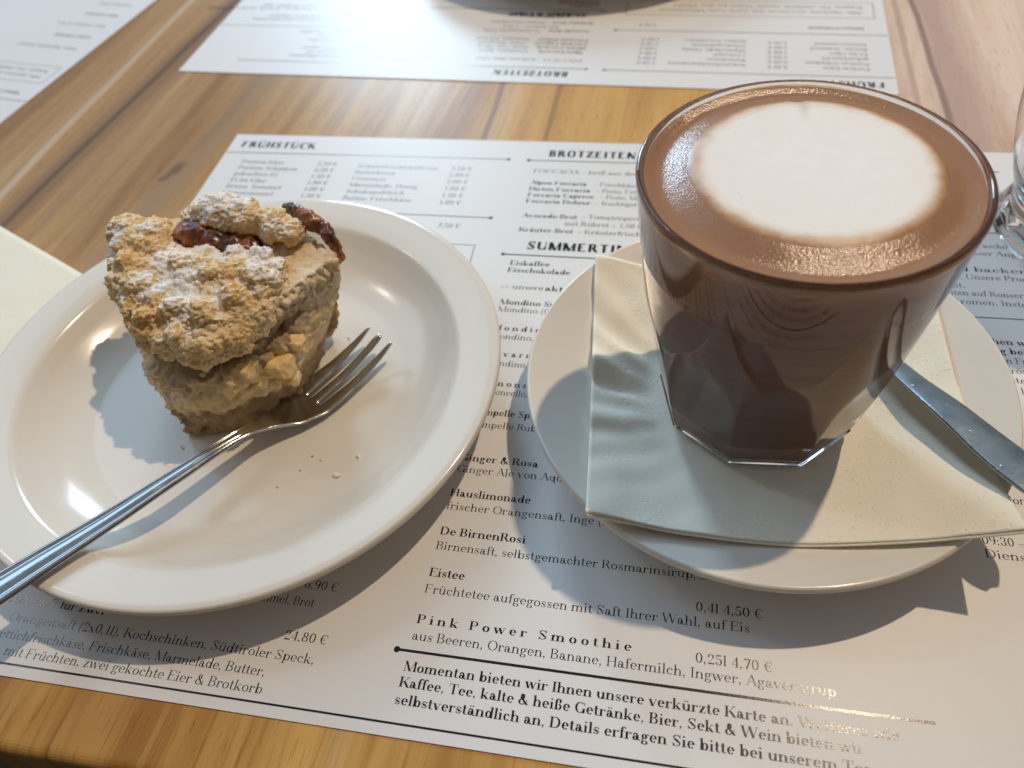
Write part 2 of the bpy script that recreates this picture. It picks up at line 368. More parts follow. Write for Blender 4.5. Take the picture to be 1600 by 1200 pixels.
    if c == '(': A(.30, .25, .22, .48, 110, 250, T*.7); return .30
    if c == ')': A(.0, .25, .22, .48, 70, -70, T*.7); return .30
    if c == '&': A(.28, .54, .13, .16); A(.25, .18, .21, .19, 40, 330); D(.19, .47, .58, 0, 1); D(.50, .36, .60, .36, 0); A(.45, .30, .12, .26, -60, 20, t); return .68
    if c == '€': A(.32, .35, .24, .35, 50, 310); H(.41, .02, .40); H(.30, .02, .38); V(.50, .48, .68, t); return .56
    return .3
CACHE = {}
def get_glyph(ch, st):
    k = (ch, st)
    if k not in CACHE:
        if st == 'r': p = Pen(.086, .027)
        elif st in 'bB': p = Pen(.130, .034)
        else: p = Pen(.20, .075, 0, 3.2)
        a = glyph(p, ch); CACHE[k] = (a, p.q)
    return CACHE[k]
def measure(s, st):
    extra = .20 if st == 'B' else (.10 if st == 'h' else 0)
    return sum(get_glyph(c, st)[0]+extra for c in s)
def set_line(V, F, s, x, y, st, width=None, part=None, size=None):
    """x,y in mm from the top left corner of the sheet (y down); width = width of `part` (or all) in mm"""
    em = size or {'r': 4.3, 'b': 4.3, 'B': 4.1, 'h': 7.8}[st]
    extra = .20 if st == 'B' else (.10 if st == 'h' else 0)
    ref = part or s; nat = measure(ref, st)*em
    sx = em*(width/nat if width else NATK[st]); cx = x
    if part and not s.startswith(part): cx = x-measure(s[:s.index(part)], st)*sx
    for c in s:
        a, q = get_glyph(c, st)
        for poly in q:
            k = len(V); zz = TZ+(k % 97)*4e-8
            for (u, v) in poly: V.append(((cx+u*sx)/1000-.21, .1485-(y-v*em)/1000, zz))
            F.append(tuple(range(k, k+len(poly))))
        cx += (a+extra)*sx
NATK = {'r': .93, 'b': .93, 'B': .93, 'h': .93}
TZ = .00028+.00003
L = [
('Eiskaffee',170.2,95.6,'b',18.0),('Eisschokolade',169.9,100.2,'b',27.9),('<< unsere',168.6,110.8,'r',19,'@<< unsere '),('aktuellen Sorten',188.0,110.8,'b',8.0,'@akt'),
('Mondino Sprizz',170.0,120.4,'b',17.8,'Mondino'),('Mondino (Orange), Prosecco, Soda',169.9,124.8,'r',17.2,'Mondino'),
('Mondino Tonic',169.5,135.6,'B',18.1,'Mondi'),('Mondino, Tonic Water, Orange',169.8,140.4,'r',18.0,'Mondino,'),
('Navarra',169.4,149.9,'B',16.5,'Navar'),('Mondino, Maracuja, Soda',170.1,155.0,'r',17.4,'Mondino,'),
('Limoncello',170.2,165.3,'B',17.0,'Limon'),('Limoncello, Prosecco, Soda',170.4,169.7,'r',18.6,'Limoncello'),
('Pampelle Sprizz',170.0,179.7,'b',16.6,'Pampelle'),('Pampelle Ruby, Prosecco, Soda',170.2,185.6,'r',16.9,'Pampelle'),
('Ginger & Rosa',169.7,201.0,'b',28.9),('Ginger Ale von Aqua Monaco',169.6,206.0,'r',38.5,'Ginger Ale von Aqu'),
('Hauslimonade',169.5,216.1,'b',28.6),('frischer Orangensaft, Inge (Ingwer), Soda',169.2,221.5,'r',51.3,'frischer Orangensaft, Inge'),
('De BirnenRosi',169.3,231.4,'b',29.5),('Birnensaft, selbstgemachter Rosmarinsirup, Soda, auf Eis',169.1,237.0,'r',85.3,'Birnensaft, selbstgemachter Rosmarinsirup,'),
('Eistee',169.2,246.8,'b',12.0),('Früchtetee aufgegossen mit Saft Ihrer Wahl, auf Eis',169.0,252.6,'r',101.4),
('0,4l 4,50 €',254.2,247.7,'r',20.1),('Pink Power Smoothie',169.0,262.9,'B',68.0),
('aus Beeren, Orangen, Banane, Hafermilch, Ingwer, Agavensirup',168.8,268.3,'r',124.9),('0,25l 4,70 €',254.4,263.7,'r',22.2),
('Momentan bieten wir Ihnen unsere verkürzte Karte an. Weiteres wie',168.7,278.0,'b',112.9,'Momentan bieten wir Ihnen unsere verkürzte Karte an.'),
('Kaffee, Tee, kalte & heiße Getränke, Bier, Sekt & Wein bieten wir',168.5,282.8,'b',131.2),
('selbstverständlich an, Details erfragen Sie bitte bei unserem Team.',168.4,287.9,'b',104.7,'selbstverständlich an, Details erfragen Sie bitte bei'),
('6,90 €',129.0,256.1,'r',11.8),('Marmelade, Honig, Semmel, Brot',79,262.2,'r',55.6),('Frühstück für Zwei',27.6,273.9,'b',38.3),
('Orangensaft (2x0,1l), Kochschinken, Südtiroler Speck,',75.8,280.0,'r',65.0,'Kochschinken, Südtiroler Speck,'),('24,80 €',128.4,273.6,'r',14.4),
('Meerrettichfrischkäse, Frischkäse, Marmelade, Butter,',66.6,285.6,'r',60.2,'Frischkäse, Marmelade, Butter,'),
('mit Früchten, zwei gekochte Eier & Brotkorb',46.9,290.8,'r',80.9,'Früchten, zwei gekochte Eier & Brotkorb'),
('FRÜHSTÜCK',6.6,12.0,'h',43.4),('7,50 €',131.3,72.0,'r',11.2),
('BROTZEITEN',176.3,13.1,'h',44.5),('FOCCACIA – heiß aus dem Ofen',170.4,27.0,'r',23.0,'FOCCACIA'),
('Alpen Foccacia',170.5,36.4,'b',27.7),('– Frischkäse, Speck',201.5,36.4,'r'),('Hirten Foccacia',170.4,41.5,'b',30.0),('– Pesto, Feta, Oliven',203,41.5,'r'),
('Foccacia Caprese',170.5,46.2,'b',32.1),('– Pesto, Mozzarella',205.4,46.2,'r'),('Foccacia Deluxe',170.3,51.0,'b',31.1),('– fruchtiger Aufstrich',203.7,51.0,'r'),
('Avocado-Brot',170.5,62.0,'b',25.9),('– Tomatenpesto, Feta',198.3,61.4,'r',29.2,'– Tomatenpesto'),('mit Rührei + 1,50 €',190.9,66.9,'r',36.1),
('Kräuter-Brot',170.4,72.4,'b',25.3),('> Kräuterfrischkäse',197.8,72.4,'r',31.5,'> Kräuterfrischk'),
('SUMMERTIME',176.0,84.6,'h',40.5,'SUMMERTI'),
('Freuen Sie sich auf unsere wechselnden Kuchen',366.7,70.2,'r',6.6,'e we'),('und fragen Sie nach unser Angebot',363.9,75.1,'r',9.6,'nser '),
('Wir kochen und backen frisch und regional',357.6,85.4,'r',5.4,'d '),('für Sie. Unsere Produkte sind',359.2,90.1,'r',14.4,'Unsere '),
('hausgemacht.',353.0,95.4,'r',5.0,'ht.'),('Wir verzichten auf Konserven',350.6,99.9,'r',9.0,'hten '),('Aromen, Instantpulver',354.6,104.9,'r',14.9,'romen, '),
('Gehen wir Ihnen',362.0,126.1,'b',8.7,'hen '),('richtig bei uns',363.8,128.9+2.0,'b',3.4,'g '),('in Frauenau',365.0,135.6,'r',3.2,'n '),('Kaffeerösterei',365.6,140.6,'r',5.5,'rös'),
('heute',366.3,145.2,'r',3.6,'te'),('Hausgemacht',367.0,150.2,'r'),('unsere Bohnen',352.6,168,'r'),('und Tee',356,174,'r'),
('Öffnungszeiten',338,186,'b'),('Sonntag bis',352,197.7,'r'),('08:00 – 18:00',344,203.5,'r'),('09:30 – 17:00',341.9,213.7,'r',9.6,'09:30'),('Dienstag Ruhetag',341.9,218.6,'r',11.9,'Diens'),
]
for i, (s, pr) in enumerate([('Portion Käse','3,50 €'),('Portion Schinken','3,50 €'),('gekochtes Ei','1,30 €'),('Ei im Glas','1,80 €'),('Brezn, Semmel','1,00 €'),('Körnersemmel','1,30 €')]):
    L += [(s, 12.8, 26.4+i*5.36, 'r', [24.4,33.6,24.4,19.9,30.3,28][i]), (pr, 55.4, 26.4+i*5.4, 'r', 11.4)]
for i, (s, pr) in enumerate([('Kräuterfrischkäsebrezn','3,20 €'),('Butterbrezn','2,00 €'),('Croissant','2,00 €'),('Marmelade, Honig','1,00 €'),('Schokoaufstrich','1,50 €'),('Butter, Frischkäse','1,00 €')]):
    L += [(s, 78.3, 27.2+i*5.36, 'r', [43.2,21.6,18.1,36.3,30.9,35.6][i]), (pr, 128.0, 27.0+i*5.5, 'r', 11.2)]
for i, s in enumerate(['Kleines Frühstück', 'Butter, Marmelade, Semmel', 'Großes Frühstück', 'Käse, Schinken, Ei, Brot', 'Süßes Frühstück', 'Croissant, Honig', 'Frühstück Rosi', 'Lachs, Rührei, Brot']):
    L.append((s, 13, 72+(0 if i == 0 else 40+i*15.5), 'br'[i % 2]))
for i, s in enumerate(['Herzlich willkommen', 'in unserem Café', 'und guten Appetit']): L.append((s, 318, 24+i*5.2, 'r'))
for i, s in enumerate(['unsere Küche ist offen', 'Kuchen und Torten', 'backen wir jeden Tag selbst']): L.append((s, 312, 44+i*5.2, 'r'))
M_ink = N('printing_ink'); M_ink.set(Base_Color=(.012, .011, .011), Roughness=.20, Specular_IOR_Level=.34, Normal=M_ink.bump(M_ink.noise(1500, 2), .10, .0002)); M_ink = M_ink.m
M_paper = paper_material()
TV, TF = [], []
for row in L:
    s, x, y, st = row[:4]; wd = row[4] if len(row) > 4 else None; pt = row[5] if len(row) > 5 else None
    if pt and pt.startswith('@'): pt = pt[1:]; 
    if pt and pt not in s: pt = None
    set_line(TV, TF, s, x, y, st, wd, pt)
RV, RF = [], []
def rule(x0, y0, x1, y1, w, d0=0, d1=0):
    dx, dy = x1-x0, y1-y0; l = math.hypot(dx, dy); nx, ny = -dy/l*w/2, dx/l*w/2
    k = len(RV); zz = TZ
    for (x, y) in ((x0+nx, y0+ny), (x1+nx, y1+ny), (x1-nx, y1-ny), (x0-nx, y0-ny)): RV.append((x/1000-.21, .1485-y/1000, zz))
    RF.append((k, k+1, k+2, k+3))
    for (x, y, r) in ((x0, y0, d0), (x1, y1, d1)):
        if r:
            k = len(RV)
            for i in range(14): RV.append(((x+r*math.cos(i*PI/7))/1000-.21, .1485-(y+r*math.sin(i*PI/7))/1000, zz+1e-6))
            RF.append(tuple(range(k, k+14)))
rule(.5, 17.0, 156.2, 16.4, .55, 0, 1.0); rule(.5, 63.1, 155.7, 63.6, .55, 0, 1.0); rule(166.6, 16.7, 292, 16.5, .6, 1.0, 1.0)
rule(166.0, 88.7, 292, 88.6, .7, .9, 1.0); rule(165.2, 271.9, 319, 271.9, .85, 1.0, 0); rule(.3, 293.3, 419.7, 293.3, .65)
rule(6, 83.6, 152.1, 83.6, .35); rule(152.1, 83.5, 152.1, 103, .35); rule(6, 103, 152.1, 103, .35); rule(6, 83.5, 6, 103, .35)
rule(303, 15.6, 386.5, 15.6, .55, 1.0, 0); rule(303, 60, 419, 60, .5, 1.0, 0); rule(303, 112, 419, 112, .5, 1.0, 0)
set_line(TV, TF, 'Alle Speisen servieren wir auch zum Mitnehmen', 12, 91.5, 'r', 120); set_line(TV, TF, 'fragen Sie einfach unser Team an der Theke', 12, 98, 'r', 112)
def menu_sheet():
    w2, h2, th = .21, .1485, .00028
    nx, ny = 42, 30; V, F = [], []
    for j in range(ny+1):
        for i in range(nx+1): V.append((-w2+2*w2*i/nx, -h2+2*h2*j/ny, th))
    k = len(V); V += [(x, y, 0.00002) for x, y, z in V]
    st = nx+1
    for j in range(ny):
        for i in range(nx):
            a = j*st+i; F.append((a, a+1, a+st+1, a+st)); F.append((k+a+st, k+a+st+1, k+a+1, k+a))
    for i in range(nx):
        F.append((i, k+i, k+i+1, i+1)); a = ny*st+i; F.append((a+1, k+a+1, k+a, a))
    for j in range(ny):
        a = j*st; F.append((a+st, k+a+st, k+a, a)); a = j*st+nx; F.append((a, k+a, k+a+st, a+st))
    o = mesh_obj('placemat_menu', V, F, M_paper, smooth=False)
    t = mesh_obj('printed_text', TV, TF, M_ink, o, smooth=False); r = mesh_obj('printed_rules', RV, RF, M_ink, o, smooth=False)
    return o
X0, YT = -.23468, .35531
menu = menu_sheet(); menu.location = (X0+.21, YT-.1485, .0002)
tag(menu, 'white printed paper menu lying under the cake plate and the saucer', 'menu', 'printed paper menus on the table')
def place_corner(o, corner, ang):                      # put the sheet's own top left corner at a point
    v = Matrix.Rotation(ang, 3, 'Z') @ Vector((-.21, .1485, 0))
    o.rotation_euler = (0, 0, ang); o.location = (corner[0]-v.x, corner[1]-v.y, .0002)
m2 = copy_tree(menu); place_corner(m2, (.1172, .4051), PI-math.radians(2.33)); m2['label'] = 'upside down paper menu across the table, behind the glass'
m3 = copy_tree(menu); place_corner(m3, (-.3955, .322), PI-math.radians(8.7)); m3['label'] = 'upside down paper menu cut off by the upper left corner of the photo'

# ------------------------------------------------------------------ crockery
M_china = china_material('white_china', (.78, .725, .64), .13)
def crockery(name, prof_top, foot, th=.0042, n=160):
    """prof_top: (r,z) of the eating side from centre to lip; underside follows below it and ends in a foot ring"""
    top = smoothprof(prof_top, 7); R = top[-1][0]; zt = top[-1][1]
    lip = [(R+.0012*math.sin(a)+.0, zt-.0016+.0016*math.cos(a)) for a in [PI*k/8 for k in range(1, 8)]]
    und = [(r+.0006, max(z-th, .0022)) for r, z in reversed(top) if r > foot+.004 and r < R-.002]
    base = [(foot+.002, .0012), (foot+.001, .0003), (foot, 0), (foot-.002, 0), (foot-.003, .0012), (foot-.005, .0018), (.001, .0018)]
    P = [(max(r, .0006), z) for r, z in top]+lip+und+base
    V, F = lathe(P, n); cap(F, n, 0, True); cap(F, n, len(P)-1)
    return mesh_obj(name, V, F, M_china)
TZP = .0005
plate = crockery('dessert_plate', [(0, .0040), (.03, .0040), (.055, .0043), (.063, .0056), (.0705, .0086), (.0765, .0128), (.0803, .0164), (.0820, .0181), (.0832, .0190), (.0848, .0196), (.0890, .0206), (.0932, .0213), (.0962, .0217), (.0979, .0216)], .058)
plate.location = (-.1519, .1744, TZP); tag(plate, 'white dessert plate with wide sloping rim holding the cake slice', 'plate')
SAU = [(0, .0042), (.022, .0042), (.030, .0046), (.040, .0068), (.050, .0102), (.060, .0140), (.070, .0182), (.0765, .0212), (.0799, .0228)]
saucer = crockery('saucer', SAU, .030); saucer.location = (.0380, .1875, TZP)
tag(saucer, 'white curved saucer under the napkin and the glass of chocolate', 'saucer')
far = crockery('dinner_plate', [(0, .0045), (.05, .0045), (.078, .0048), (.090, .0075), (.098, .0115), (.102, .0145), (.110, .0180), (.120, .0225), (.128, .0260)], .074)
far.location = (-.066, .623, TZP+.0002); tag(far, 'white dinner plate on the far menu, its shadow at the top edge of the photo', 'plate')

# ------------------------------------------------------------------ paper napkins
def napkin_material():
    n = N('cream_tissue'); X, Y, Z = n.xyz()
    d = n.vor(520, n.scale((1, 1, .1))); dots = n.ramp(d, [(.10, 0), (.26, 1)])
    msk = n.ramp(n.noise(26, 2), [(.42, 0), (.55, 1)])
    h = n.math('ADD', n.math('MULTIPLY', n.math('MULTIPLY', dots, msk), .7), n.math('MULTIPLY', n.noise(700, 4, .7), .5))
    n.set(Base_Color=n.mix(n.noise(24, 3), (.97, .91, .755), (.94, .875, .72)), Roughness=.85, Specular_IOR_Level=.2, Subsurface_Weight=.12, Subsurface_Radius=(.004, .0035, .0025), Subsurface_Scale=.4,
          Normal=n.bump(h, .42, .0008)); return n.m
M_tissue = napkin_material()
SC = Vector((.0380, .1875))
def saucer_top(r):
    for (r0, z0), (r1, z1) in zip(SAU, SAU[1:]):
        if r <= r1: return z0+(z1-z0)*(r-r0)/(r1-r0)+TZP
    return .0233
def napkin_z(x, y):
    d = math.hypot(x-SC.x, y-SC.y)
    z = .0062+TZP if d < .031 else max(saucer_top(d), .0062+TZP)
    z += .0006
    if d > .0799: z = .0236+(d-.0799)*.25
    for cx_, cy_, up, rad in ((-.0153, .1207, .0040, .024), (.1059, .1289, .0046, .016), (-.0244, .2399, .001, .016)): z += up*math.exp(-math.hypot(x-cx_, y-cy_)/rad)
    # creases pulled out from the glass towards the left edge
    a = math.atan2(y-SC.y, x-SC.x); lf = sstep(.034, .048, d)*(1-sstep(.074, .088, d)*.4)
    m = math.exp(-((abs(a)-PI)/.62)**2) if abs(a) > 1.4 else 0
    z += lf*m*(.0012*math.sin(a*13.0+noise.noise((x*40, y*40, 0))*1.5)+.0010*math.sin(a*29+2+d*90))
    z += lf*.0010*(noise.noise((x*45+3, y*45, 1.7))+.35*noise.noise((x*120, y*120, .4)))
    z += lf*(.18+m)*.0009*(1-2.4*abs(noise.noise((x*38+8, y*75, 2.2))))
    return z
def smooth_napkin(grid):
    g = grid.copy()
    for _ in range(5):
        g[1:-1, 1:-1] = .5*g[1:-1, 1:-1]+.125*(g[:-2, 1:-1]+g[2:, 1:-1]+g[1:-1, :-2]+g[1:-1, 2:])
        g[0, 1:-1] = .6*g[0, 1:-1]+.2*(g[0, :-2]+g[0, 2:]); g[-1, 1:-1] = .6*g[-1, 1:-1]+.2*(g[-1, :-2]+g[-1, 2:])
        g[1:-1, 0] = .6*g[1:-1, 0]+.2*(g[:-2, 0]+g[2:, 0]); g[1:-1, -1] = .6*g[1:-1, -1]+.2*(g[:-2, -1]+g[2:, -1])
    return g
def sheet(name, BL, BR, TR, TL, zf, n, th, lift, parent=None, sm=True):
    st = n+1; P = np.zeros((st, st, 2)); 
    for j in range(st):
        for i in range(st):
            s, t = i/n, j/n
            p = (Vector(BL)*(1-s)+Vector(BR)*s)*(1-t)+(Vector(TL)*(1-s)+Vector(TR)*s)*t
            P[j, i] = p
    Z = np.array([[zf(*P[j, i]) for i in range(st)] for j in range(st)])
    if sm: Z = smooth_napkin(Z)
    V = [(P[j, i, 0], P[j, i, 1], Z[j, i]+lift) for j in range(st) for i in range(st)]; F = []; k = len(V)
    V += [(x, y, z-th) for x, y, z in V]
    for j in range(n):
        for i in range(n):
            a = j*st+i; F.append((a, a+1, a+st+1, a+st)); F.append((k+a+st, k+a+st+1, k+a+1, k+a))
    for i in range(n):
        F.append((i, k+i, k+i+1, i+1)); a = n*st+i; F.append((a+1, k+a+1, k+a, a))
        a = i*st; F.append((a+st, k+a+st, k+a, a)); a = i*st+n; F.append((a, k+a, k+a+st, a+st))
    return mesh_obj(name, V, F, M_tissue, parent)
nap = sheet('paper_napkin', (-.0153, .1207), (.1062, .1291), (.0999, .2490), (-.0244, .2399), napkin_z, 110, .00045, .0011)
tag(nap, 'cream folded paper napkin under the glass, spread over the saucer', 'napkin')
sheet('lower_fold', (-.0150, .1200), (.1063, .1282), (.0996, .2486), (-.0239, .2398), napkin_z, 80, .0006, .00045, nap)
nz = lambda x, y: .0028+.0006*noise.noise((x*30, y*30, 3))
nap2 = sheet('paper_napkin', (-.345, .148), (-.287, .118), (-.2475, .2285), (-.3655, .2853), nz, 40, .0009, 0)
tag(nap2, 'cream paper napkin lying flat at the left edge behind the plate', 'napkin')
sheet('lower_fold', (-.3445, .1475), (-.286, .1175), (-.2465, .2280), (-.3650, .2848), nz, 30, .0009, -.0011, nap2)

# ------------------------------------------------------------------ the glass of hot chocolate
GX, GY, GZ = .0376, .1868, .0081
GH = .0975
M_glass = glass_material()
def r_circ(z):
    u = z/GH; return .0334+.0121*u**.92+.0006*math.sin(u*PI)
NF = 9
def r_out(t, z):
    rc = r_circ(z); dl = ((t+.13+.33) % (2*PI/NF))-PI/NF
    ap = .0304+.0162*(z/GH)**.95+.0019*sstep(.035, .066, z)
    rf = ap/math.cos(dl)
    k = .0004; h = max(0, k-abs(rc-rf))/k            # soft minimum keeps the arch edge rounded
    return min(rc, rf)-h*h*k*.25
def glass_mesh():
    n = 360; zs = [0.0, .0003, .0008]+[.0008+.0112*k/36 for k in range(1, 37)]+[.012+(GH-.0032-.012)*k/90 for k in range(1, 91)]
    P = []
    for k, z in enumerate(zs): P.append(('o', z, [-.0016, -.0007, -.0001][k] if k < 3 else 0))
    V, F = [], []
    def ring(fn, z): 
        for i in range(n): t = 2*PI*i/n; r = fn(t); V.append((r*math.cos(t), r*math.sin(t), z))
    rows = 0
    # underside: small raised centre
    for r, z in ((.0008, .0016), (.020, .0016), (.025, .0010), (.0275, .0002)): ring(lambda t: r, z); rows += 1
    foot = .0052
    for kind, z, d in P:
        # a shallow groove above the foot
        g = -.0017*(1-sstep(foot-.0012, foot-.0004, z))+.0004*math.exp(-((z-foot-.0002)/.0005)**2)-.0009*math.exp(-((z-foot-.0017)/.0007)**2)
        ring(lambda t: r_out(t, z)+d+g, z); rows += 1
    zt = GH-.0032; rt = r_circ(zt); 
    wall = .0018
    for k in range(1, 12):                              # rounded rim
        a = PI*k/12; rr = r_circ(GH-.001)-wall/2+math.cos(a)*wall/2*1.05; zz = GH-.0011+math.sin(a)*.0011
        ring(lambda t: rr, zz); rows += 1
    ins = [(r_circ(z)-wall-.0012*(1-z/GH)-.0030*math.exp(-((z-.016)/.025)), z) for z in [GH-.003-(GH-.003-.020)*k/30 for k in range(31)]]
    r16 = ins[-1][0]
    ins += [(r16-.0006, .0168), (r16-.0020, .0143), (r16-.0045, .0128), (r16-.009, .0120), (.010, .0118), (.0008, .0118)]
    for r, z in ins: ring(lambda t: r, z); rows += 1
    for j in range(rows-1):
        for i in range(n):
            a = j*n+i; b = j*n+(i+1) % n; F.append((a, b, b+n, a+n))
    cap(F, n, 0, True); cap(F, n, rows-1)
    return V, F, ins
V, F, INS = glass_mesh()
glass = mesh_obj('drinking_glass', V, F, M_glass); glass.location = (GX, GY, GZ)
tag(glass, 'faceted clear glass tumbler full of hot chocolate on the napkin', 'glass')

def choc_material():
    n = N('hot_chocolate'); X, Y, Z = n.xyz()
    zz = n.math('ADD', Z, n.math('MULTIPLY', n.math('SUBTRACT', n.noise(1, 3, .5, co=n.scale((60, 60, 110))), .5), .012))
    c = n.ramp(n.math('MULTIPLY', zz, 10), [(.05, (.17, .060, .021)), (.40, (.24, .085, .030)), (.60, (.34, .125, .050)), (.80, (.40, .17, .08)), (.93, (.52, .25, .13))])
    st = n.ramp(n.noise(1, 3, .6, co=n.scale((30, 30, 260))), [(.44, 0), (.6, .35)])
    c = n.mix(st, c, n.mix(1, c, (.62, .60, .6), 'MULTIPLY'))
    n.set(Base_Color=c, Roughness=.5, Specular_IOR_Level=.15); return n.m
def crema_material():
    n = N('cocoa_foam'); b1 = n.vor(1500); b2 = n.noise(1700, 3, .6); b3 = n.noise(260, 3)
    h = n.math('ADD', n.math('MULTIPLY', b1, -.6), n.math('ADD', b2, n.math('MULTIPLY', b3, .8)))
    c = n.mix(n.noise(120, 4), (.32, .160, .078), (.38, .200, .104)); c = n.mix(n.ramp(n.vor(700), [(.0, .5), (.12, 0)]), c, (.27, .115, .05))
    n.set(Base_Color=c, Roughness=.20, Specular_IOR_Level=.6, Subsurface_Weight=.15, Subsurface_Radius=(.004, .002, .001), Subsurface_Scale=.3, Normal=n.bump(h, .20, .0006)); return n.m
ZL = .0947
ins2 = [(r+.0002, z-.0002) for r, z in INS if z < ZL-.0012]
rl = ins2[0][0]+.0001
prof = [(.0006, ZL-.0008), (rl*.5, ZL-.0008), (rl*.97, ZL-.0008), (rl, ZL-.0009)]+ins2
V, F = lathe(prof, 144); cap(F, 144, 0); cap(F, 144, len(prof)-1, True)
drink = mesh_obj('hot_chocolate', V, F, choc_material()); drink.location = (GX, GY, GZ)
tag(drink, 'brown hot chocolate filling the faceted glass, topped with foam', 'drink')
# cocoa coloured froth that climbs the wall a little
FOX, FOY, FR = .0014, .0020, .0329
def froth(x, y):
    r = math.hypot(x, y)
    dm = math.hypot(x-FOX, y-FOY)
    return ZL-.0006+.0020*sstep(.037, rl, r)**2+.0029*(1-sstep(.0295, .0425, dm))+.00010*noise.noise((x*160, y*160, 0))
def disc(name, cx, cy, rad, zf, mat, parent, nr=46, nt=128, lift=0, skirt=.0006):
    V, F = [(cx, cy, zf(cx, cy)+lift)], []
    for j in range(1, nr+1):
        for i in range(nt):
            t = 2*PI*i/nt; r = rad(t)*j/nr; x, y = cx+r*math.cos(t), cy+r*math.sin(t); V.append((x, y, zf(x, y)+lift*min(1, (nr-j)/4)))
    for i in range(nt): F.append((0, 1+i, 1+(i+1) % nt))
    for j in range(nr-1):
        for i in range(nt):
            a = 1+j*nt+i; b = 1+j*nt+(i+1) % nt; F.append((a, a+nt, b+nt, b))
    return mesh_obj(name, V, F, mat, parent)
froth_o = disc('cocoa_froth', 0, 0, lambda t: rl-.0001, froth, crema_material(), drink)
def milk_material():
    n = N('milk_foam'); X, Y, Z = n.xyz()
    r = n.math('SQRT', n.math('ADD', n.math('POWER', n.math('SUBTRACT', X, FOX), 2), n.math('POWER', n.math('SUBTRACT', Y, FOY), 2)))
    rn = n.math('ADD', r, n.math('MULTIPLY', n.math('SUBTRACT', n.noise(130, 5, .6), .5), .0045))
    c = n.ramp(n.math('DIVIDE', rn, FR), [(.0, (.89, .87, .84)), (.84, (.885, .855, .815)), (.90, (.80, .70, .59)), (.95, (.60, .40, .26)), (.985, (.45, .225, .10)), (1.0, (.42, .20, .085))])
    # a faint cocoa streak where the pour ended, scattered pin-sized bubbles
    sx = n.math('ABSOLUTE', n.math('ADD', n.math('SUBTRACT', X, FOX-.0010), n.math('MULTIPLY', n.math('SUBTRACT', n.noise(300, 3), .5), .004)))
    sk = n.math('MULTIPLY', n.ramp(n.math('MULTIPLY', sx, 100), [(.04, .55), (.22, 0)]), n.ramp(n.math('MULTIPLY', n.math('SUBTRACT', Y, FOY), 10), [(.21, 0), (.30, 1)]))
    c = n.mix(sk, c, (.55, .40, .29))
    c = n.mix(n.math('MULTIPLY', n.ramp(n.vor(330), [(.05, .5), (.11, 0)]), n.ramp(n.noise(60, 2), [(.45, 0), (.6, 1)])), c, (.62, .50, .40))
    c = n.mix(n.ramp(n.noise(45, 3, .6), [(.45, 0), (.75, .35)]), c, n.mix(1, c, (.93, .88, .82), 'MULTIPLY'))
    h = n.math('ADD', n.noise(1500, 3), n.math('MULTIPLY', n.vor(800), -.4))
    n.set(Base_Color=c, Roughness=n.ramp(n.math('DIVIDE', rn, FR), [(.88, .55), (1, .3)]), Specular_IOR_Level=.4, Subsurface_Weight=.25, Subsurface_Radius=(.004, .0035, .003), Subsurface_Scale=.4, Normal=n.bump(h, .12, .0004)); return n.m
def milk_r(t):
    notch = .0022*math.exp(-((math.atan2(math.sin(t-1.64), math.cos(t-1.64)))/.05)**2)
    return FR*(1.0+.012*noise.noise((math.cos(t)*2, math.sin(t)*2, 4))+.006*noise.noise((math.cos(t)*9, math.sin(t)*9, 1)))-notch
disc('milk_foam', FOX, FOY, milk_r, froth, milk_material(), drink, lift=.00035)

# ------------------------------------------------------------------ tumbler at the right edge
def tumbler():
    pr = [(.0008, .003), (.024, .003), (.029, .0006), (.0318, 0), (.0338, .0010), (.0345, .004), (.0325, .011), (.0312, .016), (.0365, .030), (.0420, .050), (.0450, .075), (.0450, .100), (.0425, .1255), (.0421, .1272), (.0414, .1277), (.0407, .1270), (.0431, .100), (.0430, .075), (.0398, .050), (.0340, .030), (.0285, .0210), (.022, .0175), (.0008, .0165)]
    P = smoothprof(pr, 4); n = 120
    def rf(t, z, r, j): return r*(1+.018*math.cos(t*12)*math.exp(-((z-.006)/.006)**2)) if j < 40 else r
    V, F = lathe(P, n, rf); cap(F, n, 0, True); cap(F, n, len(P)-1); return V, F
V, F = tumbler(); tum = mesh_obj('drinking_glass', V, F, M_glass); tum.location = (.1750, .2975, .0005)
tag(tum, 'empty clear glass with thick base cut off by the right edge', 'glass')

# ------------------------------------------------------------------ cutlery
def along(o, tip, direction):
    d = Vector((direction[0], direction[1], 0)).normalized(); s = Vector((0, 0, 1)).cross(d)
    m = Matrix(((d.x, s.x, 0, tip[0]), (d.y, s.y, 0, tip[1]), (0, 0, 1, tip[2]), (0, 0, 0, 1))); o.matrix_world = m
def interp(tab, u):
    if u <= tab[0][0]: return tab[0][1]
    for (a, va), (b, vb) in zip(tab, tab[1:]):
        if u <= b: t = (u-a)/(b-a); t = t*t*(3-2*t)*.5+t*.5; return va+(vb-va)*t
    return tab[-1][1]
def add_solid(o, th, lv=2):
    m = o.modifiers.new('thick', 'SOLIDIFY'); m.thickness = th; m.offset = -1
    m = o.modifiers.new('sub', 'SUBSURF'); m.levels = lv; m.render_levels = lv
M_steel = steel_material('polished_steel', .13, .10)
M_worn = steel_material('scratched_steel', .26, 1.0, (.38, .41, .42))
